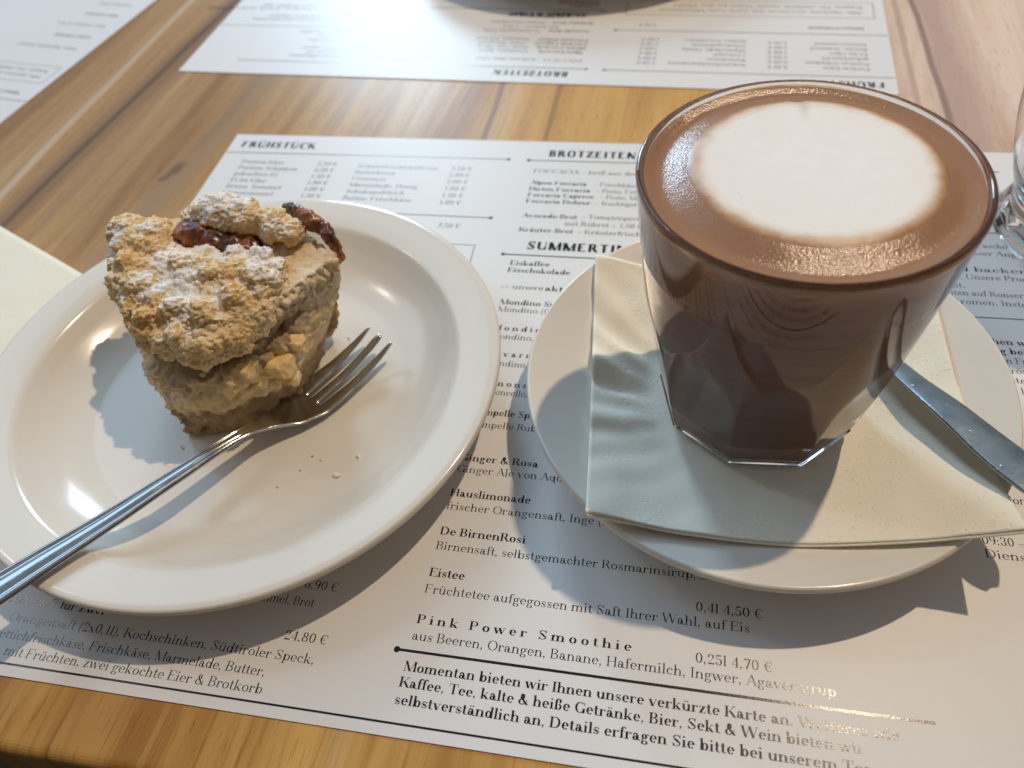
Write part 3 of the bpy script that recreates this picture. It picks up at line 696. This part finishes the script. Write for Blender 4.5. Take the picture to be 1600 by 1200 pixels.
def fork_mesh():
    # u runs from tine tips along the handle, v across
    half = [(0, .0075), (.012, .0086), (.030, .0101), (.038, .0099), (.046, .0080), (.053, .0049), (.060, .0027), (.066, .0022), (.085, .0024), (.110, .0033), (.140, .0047), (.160, .0057), (.176, .0063), (.184, .0054), (.188, .0027)]
    zz = [(0, .0128), (.010, .0094), (.022, .0066), (.036, .0056), (.046, .0074), (.056, .0122), (.064, .0156), (.075, .0170), (.110, .0203), (.150, .0256), (.188, .0330)]
    gap_i = [(0, .0019), (.008, .0017), (.020, .0019), (.036, .0023)]; gap_o = [(0, .0058), (.008, .0053), (.020, .0046), (.036, .0037)]
    us = [0, .001, .003, .007, .012, .017, .022, .027, .031, .0335, .0350, .0360, .0375, .040, .043, .046, .049, .052, .055, .058, .061, .064, .068, .074, .082, .09, .10, .11, .12, .13, .14, .15, .16, .17, .177, .182, .186, .188]
    V, idx, F = [], {}, []
    for j, u in enumerate(us):
        h = interp(half, u); gi, go = interp(gap_i, u), interp(gap_o, u)
        if u > .036: k = sstep(.036, .06, u); gi = gi*(1-k)+h*.30*k; go = go*(1-k)+h*.74*k
        # tips of the tines come to narrow rounded ends
        tp = .55 if u == 0 else (.8 if u < .002 else 1)
        c0, c1 = (go+h)/2, 0
        cols = [c0+(h-c0)*tp, c0, c0-(c0-go)*tp, gi*tp, 0]
        cols = [-c for c in cols]+[cols[3], cols[2], cols[1], cols[0]]
        for i, v in enumerate(cols):
            z = interp(zz, u)
            if u < .06: z += 14*v*v*sstep(.0, .03, u)*(1-sstep(.048, .06, u))
            if u > .062:                               # raised border along the handle
                e = abs(v)/h; z += sstep(.062, .072, u)*interp([(0, .0008), (.30, .0006), (.74, -.0001), (.87, .0011), (1.0, .0001)], e)
                z += .00045*math.exp(-((u-.118)/.0035)**2)*sstep(.5, .9, e)+.0004*math.exp(-((u-.126)/.003)**2)*sstep(.5, .9, e)+.0005*math.exp(-((u-.157)/.003)**2)*sstep(.5, .9, e)
            idx[j, i] = len(V); V.append((u, v, z))
    for j in range(len(us)-1):
        for i in range(8):
            if us[j+1] <= .0361 and i in (2, 5): continue
            F.append((idx[j, i], idx[j+1, i], idx[j+1, i+1], idx[j, i+1]))
    return V, F
V, F = fork_mesh(); F = [tuple(reversed(f)) for f in F]
fork = mesh_obj('pastry_fork', V, F, M_steel); add_solid(fork, .0013)
along(fork, (-.1050, .2010, 0), (-.549, -.836))
tag(fork, 'steel three tined pastry fork resting on the plate beside the cake', 'fork')
def spoon_mesh():
    # u from bowl tip to handle end
    half = [(0, .0012), (.002, .0060), (.008, .0110), (.018, .0140), (.027, .0142), (.036, .0112), (.043, .0066), (.048, .0036), (.052, .0030), (.058, .0029), (.075, .0037), (.095, .0051), (.110, .0061), (.122, .0066), (.129, .0062), (.133, .0043), (.1345, .0014)]
    zz = [(0, .0158), (.010, .0148), (.030, .0140), (.042, .0140), (.050, .0146), (.056, .0150), (.07, .0176), (.10, .0246), (.1345, .0318)]
    dish = [(0, 0), (.008, .0026), (.022, .0042), (.034, .0034), (.044, .0012), (.050, 0), (.14, 0)]
    us = [0, .001, .003, .006, .010, .015, .020, .025, .030, .035, .039, .043, .046, .049, .051, .053, .056, .060, .066, .074, .083, .092, .10, .108, .115, .121, .126, .1295, .132, .1338, .1345]
    V, F = [], []; nc = 10
    for u in us:
        h = interp(half, u)
        for i in range(nc+1):
            e = -1+2*i/nc; v = h*e; z = interp(zz, u)-interp(dish, u)*(1-e*e)
            if u > .05: z += .0006*(1-e*e)*sstep(.05, .056, u)
            V.append((u, v, z))
    st = nc+1
    for j in range(len(us)-1):
        for i in range(nc): a = j*st+i; F.append((a, a+1, a+st+1, a+st))
    return V, F
V, F = spoon_mesh(); F = [f if True else f for f in F]
spoon = mesh_obj('teaspoon', V, F, M_worn); add_solid(spoon, .0014)
sd = Vector((.0298, -.058)).normalized(); end = Vector((.1150, .1385)); tip = end-sd*.1345
along(spoon, (tip.x, tip.y, 0), sd)
tag(spoon, 'scratched steel teaspoon lying on the napkin to the right of the glass', 'spoon')

# ------------------------------------------------------------------ the slice of crumble cake
def remesh(name, me, vox):
    """fuse overlapping shapes into one skin and return its vertices, normals and mesh"""
    o = bpy.data.objects.new('tmp', me); sc.collection.objects.link(o)
    m = o.modifiers.new('r', 'REMESH'); m.mode = 'VOXEL'; m.voxel_size = vox
    dg = bpy.context.evaluated_depsgraph_get(); dg.update()
    r = bpy.data.meshes.new_from_object(o.evaluated_get(dg)); r.name = name
    bpy.data.objects.remove(o); return r
def displace(me, fn):
    co = np.zeros(len(me.vertices)*3, np.float32); no = np.zeros_like(co)
    me.vertices.foreach_get('co', co); me.vertices.foreach_get('normal', no)
    co = co.reshape(-1, 3); no = no.reshape(-1, 3)
    for i in range(len(co)): co[i] += no[i]*fn(co[i], no[i])
    me.vertices.foreach_set('co', co.reshape(-1)); me.update()
nz3 = lambda c, f, s=0.0: noise.noise((c[0]*f+s, c[1]*f+s*1.7, c[2]*f-s))
def ball(bm, c, r, sub=3, sq=(1, 1, 1)):
    m = Matrix.Translation(c) @ Matrix.Rotation(random.uniform(0, 6), 4, Vector((random.random(), random.random(), random.random()+.1)).normalized()) @ Matrix.Diagonal((sq[0], sq[1], sq[2], 1))
    bmesh.ops.create_icosphere(bm, subdivisions=sub, radius=r, matrix=m)
def bm_mesh(bm, name): me = bpy.data.meshes.new(name); bm.to_mesh(me); bm.free(); return me

RINGS = [
[(-0.1685,0.1512,0.0047),(-0.1481,0.1582,0.0047),(-0.1318,0.1756,0.0047),(-0.131,0.1886,0.0047),(-0.1314,0.1989,0.0047),(-0.143,0.217,0.0047),(-0.1678,0.2179,0.0047),(-0.1911,0.2075,0.0047)],
[(-0.1724,0.1549,0.022),(-0.1458,0.1558,0.022),(-0.127,0.1739,0.022),(-0.1233,0.1922,0.022),(-0.1242,0.2053,0.022),(-0.1424,0.2187,0.022),(-0.1688,0.2196,0.022),(-0.1937,0.2086,0.022)],
[(-0.1757,0.1603,0.04),(-0.1436,0.1557,0.04),(-0.1249,0.1748,0.04),(-0.1177,0.1966,0.04),(-0.1158,0.2048,0.04),(-0.1417,0.2205,0.04),(-0.1698,0.2215,0.04),(-0.1963,0.2098,0.04)],
[(-0.1868,0.1775,0.0535),(-0.1500,0.1605,0.0535),(-0.1258,0.1802,0.0535),(-0.1150,0.1974,0.0535),(-0.1118,0.1999,0.0535),(-0.1412,0.222,0.0535),(-0.1707,0.223,0.0535),(-0.1975,0.2107,0.0535)]]
LUMPS = [(-0.1567,0.211,0.063,0.009),(-0.1619,0.2103,0.065,0.007),(-0.1483,0.209,0.063,0.008),(-0.138,0.2087,0.061,0.007),(-0.1319,0.2072,0.059,0.006),(-0.1925,0.2012,0.059,0.0085),(-0.1805,0.1974,0.060,0.0075),(-0.1935,0.1928,0.056,0.0065),(-0.1868,0.1841,0.055,0.006),(-0.1761,0.1838,0.056,0.0065),(-0.166,0.1818,0.057,0.006),(-0.1775,0.1738,0.053,0.006),(-0.1654,0.1711,0.055,0.0068),(-0.1575,0.1792,0.057,0.0064),(-0.1521,0.1862,0.057,0.006),(-0.1434,0.1885,0.057,0.0055),(-0.1381,0.1945,0.058,0.0055),(-0.1538,0.1684,0.054,0.007),(-0.1446,0.1734,0.056,0.0078),(-0.1367,0.1771,0.056,0.0072),(-0.1325,0.1835,0.055,0.0055),(-0.1312,0.1908,0.056,0.0048),(-0.1667,0.1631,0.05,0.006),(-0.1563,0.1604,0.049,0.0062),(-0.1464,0.1604,0.05,0.0062),(-0.1385,0.1646,0.051,0.006),(-0.1329,0.1712,0.051,0.0058),(-0.1300,0.1775,0.052,0.0045),(-0.1651,0.1560,0.046,0.005),(-0.137,0.2002,0.0595,0.0042),(-.1880,.2075,.056,.007),(-.172,.216,.056,.007)]
GLAZE = [(-0.1672,0.2061,0.057,0.009),(-0.1575,0.2036,0.056,0.009),(-0.1493,0.202,0.056,0.007),(-0.1717,0.2027,0.055,0.006),(-0.161,0.199,0.053,0.0075),(-.152,.197,.053,.006)]
CRUST = [(-0.1372,0.2189,0.0595,0.0025),(-0.1294,0.2153,0.0605,0.003),(-0.123,0.2114,0.059,0.0034),(-0.1177,0.2084,0.057,0.003),(-0.1148,0.2067,0.053,0.0025),(-0.1138,0.2058,0.048,0.0018)]
APPLE = [(-0.1607,0.1568,0.026,0.0062),(-0.1495,0.1578,0.031,0.0075),(-0.1325,0.1640,0.030,0.0070),(-0.1402,0.1585,0.0255,0.0058),(-0.1255,0.170,0.034,0.0052),(-0.1290,0.1630,0.024,0.0045),(-0.1645,0.1608,0.035,0.005),(-.1405,.1590,.036,.0055)]

def crumb_base(n, warm, pale, dark, dust=0.0):
    f1 = n.noise(220, 4, .7); f2 = n.noise(70, 3); v = n.vor(520)
    c = n.mix(n.ramp(f2, [(.35, 0), (.65, 1)]), warm, pale)
    c = n.mix(n.ramp(f1, [(.30, .85), (.46, 0)]), c, dark)
    c = n.mix(n.ramp(v, [(.0, .35), (.22, 0)]), c, dark)
    return c, n.math('ADD', f1, n.math('MULTIPLY', n.noise(900, 3, .7), .5))
def body_material():
    n = N('cake_crumb'); X, Y, Z = n.xyz()
    c, h = crumb_base(n, (.72, .53, .31), (.88, .74, .54), (.42, .26, .13))
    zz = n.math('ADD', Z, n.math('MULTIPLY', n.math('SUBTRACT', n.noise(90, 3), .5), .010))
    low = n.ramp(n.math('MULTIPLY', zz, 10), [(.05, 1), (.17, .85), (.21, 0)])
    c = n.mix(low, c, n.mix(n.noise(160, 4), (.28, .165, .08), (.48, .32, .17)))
    # shade of the hollow under the topping, painted dark on the torn front
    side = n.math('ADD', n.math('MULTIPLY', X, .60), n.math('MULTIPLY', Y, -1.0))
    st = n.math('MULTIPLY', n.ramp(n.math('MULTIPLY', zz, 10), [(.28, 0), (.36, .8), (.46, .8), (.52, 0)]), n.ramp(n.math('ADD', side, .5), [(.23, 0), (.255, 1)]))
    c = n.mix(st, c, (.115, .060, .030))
    # soft yellow apple showing through the torn front
    ap = n.math('MULTIPLY', n.ramp(n.math('MULTIPLY', zz, 10), [(.17, 0), (.20, 1), (.34, 1), (.38, 0)]), n.ramp(n.math('ADD', side, .5), [(.225, 0), (.25, 1)]))
    ap = n.math('MULTIPLY', ap, n.ramp(n.noise(75, 3, .6), [(.40, 0), (.47, .9)]))
    c = n.mix(ap, c, n.mix(n.noise(200, 3), (.80, .54, .21), (.88, .70, .42)))
    n.set(Base_Color=c, Roughness=.75, Specular_IOR_Level=.25, Subsurface_Weight=.12, Subsurface_Radius=(.003, .0018, .001), Subsurface_Scale=.4, Normal=n.bump(h, .55, .0012)); return n.m
def streusel_material():
    n = N('sugared_crumble')
    c, h = crumb_base(n, (.78, .535, .245), (.87, .69, .42), (.52, .30, .12))
    g = n('ShaderNodeNewGeometry'); nzv = n.xyz(g.outputs['Normal'])[2]; dotn = g.outputs['Pointiness']
    p = n.math('ADD', n.math('MULTIPLY', n.noise(42, 3, .55), 1.35), n.math('MULTIPLY', n.noise(650, 3, .7), .45))
    d = n.math('MULTIPLY', n.ramp(n.math('MULTIPLY', n.math('ADD', n.math('MULTIPLY', nzv, .30), p), .5), [(.552, 0), (.612, 1)]), .95)
    c = n.mix(d, c, (.90, .88, .86))
    n.set(Base_Color=c, Roughness=.8, Specular_IOR_Level=.25, Subsurface_Weight=.15, Subsurface_Radius=(.003, .002, .001), Subsurface_Scale=.4, Normal=n.bump(h, .6, .0012)); return n.m
M_body, M_str = body_material(), streusel_material()
# body: dense loft, fused and roughened
NR = 96; V, F = [], []
def ring_at(k):
    z = .0047+(.0535-.0047)*k/20
    for a, b in zip(RINGS, RINGS[1:]):
        if z <= b[0][2]+1e-9: t = (z-a[0][2])/(b[0][2]-a[0][2]); R_ = [Vector(p).lerp(Vector(q), t) for p, q in zip(a, b)]; break
    out = []
    for i in range(NR):
        s = i/NR*8; j = int(s); t = s-j; p0, p1, p2, p3 = R_[j-1], R_[j % 8], R_[(j+1) % 8], R_[(j+2) % 8]
        lin = p1.lerp(p2, t); cat = .5*((2*p1)+(p2-p0)*t+(2*p0-5*p1+4*p2-p3)*t*t+(3*p1-p0-3*p2+p3)*t**3)
        out.append(lin.lerp(cat, .35))
    return out
for k in range(21): V += ring_at(k)
for j in range(20):
    for i in range(NR): a = j*NR+i; b = j*NR+(i+1) % NR; F.append((a, b, b+NR, a+NR))
F.append(tuple(reversed(range(NR)))); F.append(tuple(20*NR+i for i in range(NR)))
me = bpy.data.meshes.new('b'); me.from_pydata([tuple(v) for v in V], [], F); me.update()
me = remesh('cake_slice', me, .00058)
def body_disp(c, n):
    z = c[2]
    front = sstep(-.15, .45, -n[1]*.95-n[0]*.15)
    rough = .26+.74*front
    zw = z+.0035*nz3(c, 55, 31)
    r1 = 1-2*abs(nz3(c, 140, 21)); r2 = 1-2*abs(nz3(c, 300, 23))
    if front > .05:
        vd = noise.voronoi((c[0]*165+nz3(c, 200, 3)*.25, c[1]*165, c[2]*165+nz3(c, 200, 6)*.25))[0]; chunk = min(1, (vd[1]-vd[0])*2.2)-.55
    else: chunk = 0
    d = front*.0014*chunk+rough*(.0016*nz3(c, 80)+.0008*r1*front+.0007*r2+.0010*nz3(c, 430, 5)+.0006*nz3(c, 1000, 8))+.0003*nz3(c, 1500, 4)
    d -= max(0, nz3(c, 340, 9)-.20)*.0048*(.5+front*.5)
    # torn ledges: hollow under the topping, a shelf of apple, a recessed base
    d += front*(-.0072*math.exp(-((zw-.0425)/.0040)**2)*max(0, .30+nz3(c, 62, 2)*2.0)+.0022*math.exp(-((zw-.0300)/.0085)**2)*(1+1.2*nz3(c, 90, 13))-.0040*math.exp(-((zw-.0185)/.0028)**2)*max(0, .25+nz3(c, 70, 12)*1.8))
    if z < .0060: d = min(d, 0)*.4
    return d
displace(me, body_disp)
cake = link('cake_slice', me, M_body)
tag(cake, 'slice of apple crumble cake dusted with icing sugar on the white plate', 'cake')
# crumble topping: a dense layer that follows the slice and hangs over its torn front, with a few big clumps
bm = bmesh.new()
SLAB = [(-.1960,.2050),(-.1935,.1900),(-.1870,.1770),(-.1725,.1640),(-.1580,.1580),(-.1475,.1580),(-.1385,.1630),(-.1325,.1710),(-.1300,.1820),(-.1315,.1920),(-.1400,.1955),(-.1520,.1965),(-.1700,.1975),(-.1810,.2030)]
def inside(x, y):
    r = False
    for (x0, y0), (x1, y1) in zip(SLAB, SLAB[1:]+SLAB[:1]):
        if (y0 > y) != (y1 > y) and x < (x1-x0)*(y-y0)/(y1-y0)+x0: r = not r
    return r
def edge_dist(x, y):
    p = Vector((x, y)); best = 1
    for a_, b_ in zip(SLAB, SLAB[1:]+SLAB[:1]):
        a2, b2 = Vector(a_), Vector(b_); t = max(0, min(1, (p-a2).dot(b2-a2)/(b2-a2).length_squared)); best = min(best, (p-a2.lerp(b2, t)).length)
    return best
gx = -.200
while gx < -.126:
    gy = .154
    while gy < .208:
        x, y = gx+random.uniform(-.0012, .0012), gy+random.uniform(-.0012, .0012)
        if inside(x, y):
            d = edge_dist(x, y); r = random.uniform(.0034, .0052)
            top = .0540+.0072*sstep(.156, .186, y)+.0030*noise.noise((x*110, y*110, 5))-.0020*(1-sstep(0, .006, d))
            ball(bm, (x, y, top-r), r, 2)
            if d < .006 and y < .19: ball(bm, (x+random.uniform(-.001, .001), y-.001, top-r-.0045), r*random.uniform(.75, 1), 2)
        gy += .0030
    gx += .0030
for x, y, r in ((-.190, .1955, .0062), (-.186, .186, .0050), (-.1775, .1775, .0058), (-.168, .171, .0045), (-.160, .1675, .0062), (-.1475, .1685, .0066), (-.1395, .174, .0058), (-.134, .183, .0050), (-.137, .192, .0052), (-.152, .183, .0048), (-.165, .186, .0050), (-.176, .193, .0055), (-.157, .1595, .0040), (-.171, .1655, .0038), (-.146, .192, .0040)):
    ball(bm, (x, y, .0540+.0072*sstep(.156, .186, y)-r*.45), r, 3, (random.uniform(.9, 1.25), random.uniform(.85, 1.1), random.uniform(.7, .9)))
for x, y, z, r in LUMPS:
    big = z > .0575 and r > .0068
    if not (big or y > .203): continue
    ball(bm, (x, y, z-.001), r, 3, (random.uniform(.95, 1.1), random.uniform(.9, 1.08), random.uniform(.78, .92)))
    for q in range(5):
        a = random.uniform(0, 2*PI); b = random.uniform(-.1, 1.0); rr = r*random.uniform(.25, .45)
        ball(bm, (x+r*.78*math.cos(a)*math.cos(b), y+r*.78*math.sin(a)*math.cos(b), z-.001+r*.6*math.sin(b)), rr, 2)
me = remesh('crumble_topping', bm_mesh(bm, 's'), .00046)
def str_disp(c, n):
    return .0010*nz3(c, 120, 1)+.0007*nz3(c, 260, 4)+.0007*nz3(c, 560, 6)+.0007*nz3(c, 1100, 9)+.0004*nz3(c, 1900, 2)-.0040*max(0, nz3(c, 150, 7)-.25)
displace(me, str_disp)
link('crumble_topping', me, M_str, cake)
# baked fruit shining in the hollow and the dark edge of the crust
gm = N('caramelised_fruit'); gc = gm.ramp(gm.noise(95, 3), [(.34, (.035, .011, .006)), (.47, (.13, .038, .013)), (.60, (.42, .16, .04))])
gm.set(Base_Color=gc, Roughness=.33, Specular_IOR_Level=.5, Coat_Weight=.2, Coat_Roughness=.2, Subsurface_Weight=.15, Subsurface_Radius=(.004, .0015, .0006), Subsurface_Scale=.4, Normal=gm.bump(gm.noise(420, 3), .4, .0008))
bm = bmesh.new()
for x, y, z, r in GLAZE: ball(bm, (x, y-.0005, z-.0002), r, 3, (1, 1, .62))
me = remesh('baked_fruit', bm_mesh(bm, 'g'), .0007); displace(me, lambda c, n: .0012*nz3(c, 130)+.0010*(1-2*abs(nz3(c, 260, 5)))+.0006*nz3(c, 620, 3))
link('baked_fruit', me, gm.m, cake)
bm = bmesh.new()
for a, b in zip(CRUST, CRUST[1:]):
    for k in range(14):
        p = Vector(a[:3]).lerp(Vector(b[:3]), k/14); ball(bm, p, (a[3]+(b[3]-a[3])*k/14)*.9, 2, (1.05, .9, .9))
me = remesh('burnt_crust', bm_mesh(bm, 'c'), .0005); displace(me, lambda c, n: .0012*nz3(c, 190)+.0007*nz3(c, 420, 3)+.0004*nz3(c, 900, 3))
link('burnt_crust', me, gm.m, cake)
am = N('baked_apple'); am.set(Base_Color=am.mix(am.ramp(am.noise(110, 4), [(.3, 0), (.7, 1)]), (.80, .52, .17), (.88, .70, .38)), Roughness=.38, Specular_IOR_Level=.5, Subsurface_Weight=.35, Subsurface_Radius=(.004, .0025, .0009), Subsurface_Scale=.5, Normal=am.bump(am.noise(300, 4, .65), .4, .0009))
for x, y, z, r in APPLE:
    bm = bmesh.new(); bmesh.ops.create_cube(bm, size=1)
    bmesh.ops.subdivide_edges(bm, edges=bm.edges[:], cuts=14, use_grid_fill=True)
    rot = Matrix.Rotation(random.uniform(-.5, .5), 3, 'Y') @ Matrix.Rotation(random.uniform(-.4, .4), 3, 'X') @ Matrix.Rotation(random.uniform(-.35, .35), 3, 'Z')
    ext = Vector((r*random.uniform(1.9, 2.5), r*1.6, r*random.uniform(1.1, 1.5))); s = random.uniform(0, 50)
    for v in bm.verts:
        p = v.co.copy(); p *= 1-.30*(p.length/.866)**3           # soften the corners
        v.co = Vector((x, y+(.0030 if x < -.137 else .0046), z))+rot @ Vector((p.x*ext.x, p.y*ext.y, p.z*ext.z))
    bm.normal_update(); me = bm_mesh(bm, 'apple_piece')
    displace(me, lambda c, n: .0024*nz3(c, 120, s)-.0012*abs(nz3(c, 260, s+2))+.0005*nz3(c, 620, s)+.0003*nz3(c, 1300, s))
    link('apple_piece', me, am.m, cake)
# browned crust on the round outer edge
bm = bmesh.new()
for k in range(26):
    t = random.random(); p = Vector((-.1300, .2035, .008)).lerp(Vector((-.1195, .2085, .045)), t)
    ball(bm, (p.x+random.uniform(-.0015, .0015), p.y+random.uniform(-.002, .002), p.z), random.uniform(.002, .0034), 2)
me = remesh('outer_crust', bm_mesh(bm, 'o'), .0006); displace(me, lambda c, n: .0007*nz3(c, 300)+.0004*nz3(c, 700))
oc = N('browned_crust'); c, h = crumb_base(oc, (.40, .21, .07), (.50, .32, .14), (.26, .12, .04)); oc.set(Base_Color=c, Roughness=.7, Normal=oc.bump(h, .5, .001))
link('outer_crust', me, oc.m, cake)
# loose crumbs on the plate
M_loose = simple('loose_crumb', (.90, .83, .70), .8)
CR_ = [(-.1401,.2264,.0016),(-.1369,.2298,.0008),(-.1059,.1398,.0014),(-.1201,.1409,.0006),(-.1007,.1486,.0010),(-.1177,.1474,.0006),(-.1219,.2053,.0006),(-.1688,.1454,.0007),(-.1260,.1330,.0006),(-.114,.146,.0005)]
rp = Vector((-.1519, .1744))
for i, (x, y, r) in enumerate(CR_):
    d = math.hypot(x-rp.x, y-rp.y); zp = TZP+(.0042 if d < .058 else .0056+.0032*sstep(.062, .0765, d))
    bm = bmesh.new(); ball(bm, (0, 0, 0), r, 3, (1, .8, .5)); me = bm_mesh(bm, 'cake_crumb'); displace(me, lambda c, n: r*.35*nz3(c, .9/r, i*3.0))
    o = link('cake_crumb', me, M_loose); o.location = (x, y, zp+r*.6)
    tag(o, 'tiny loose cake crumb lying on the white plate beside the cake', 'crumb', 'loose crumbs on the plate')
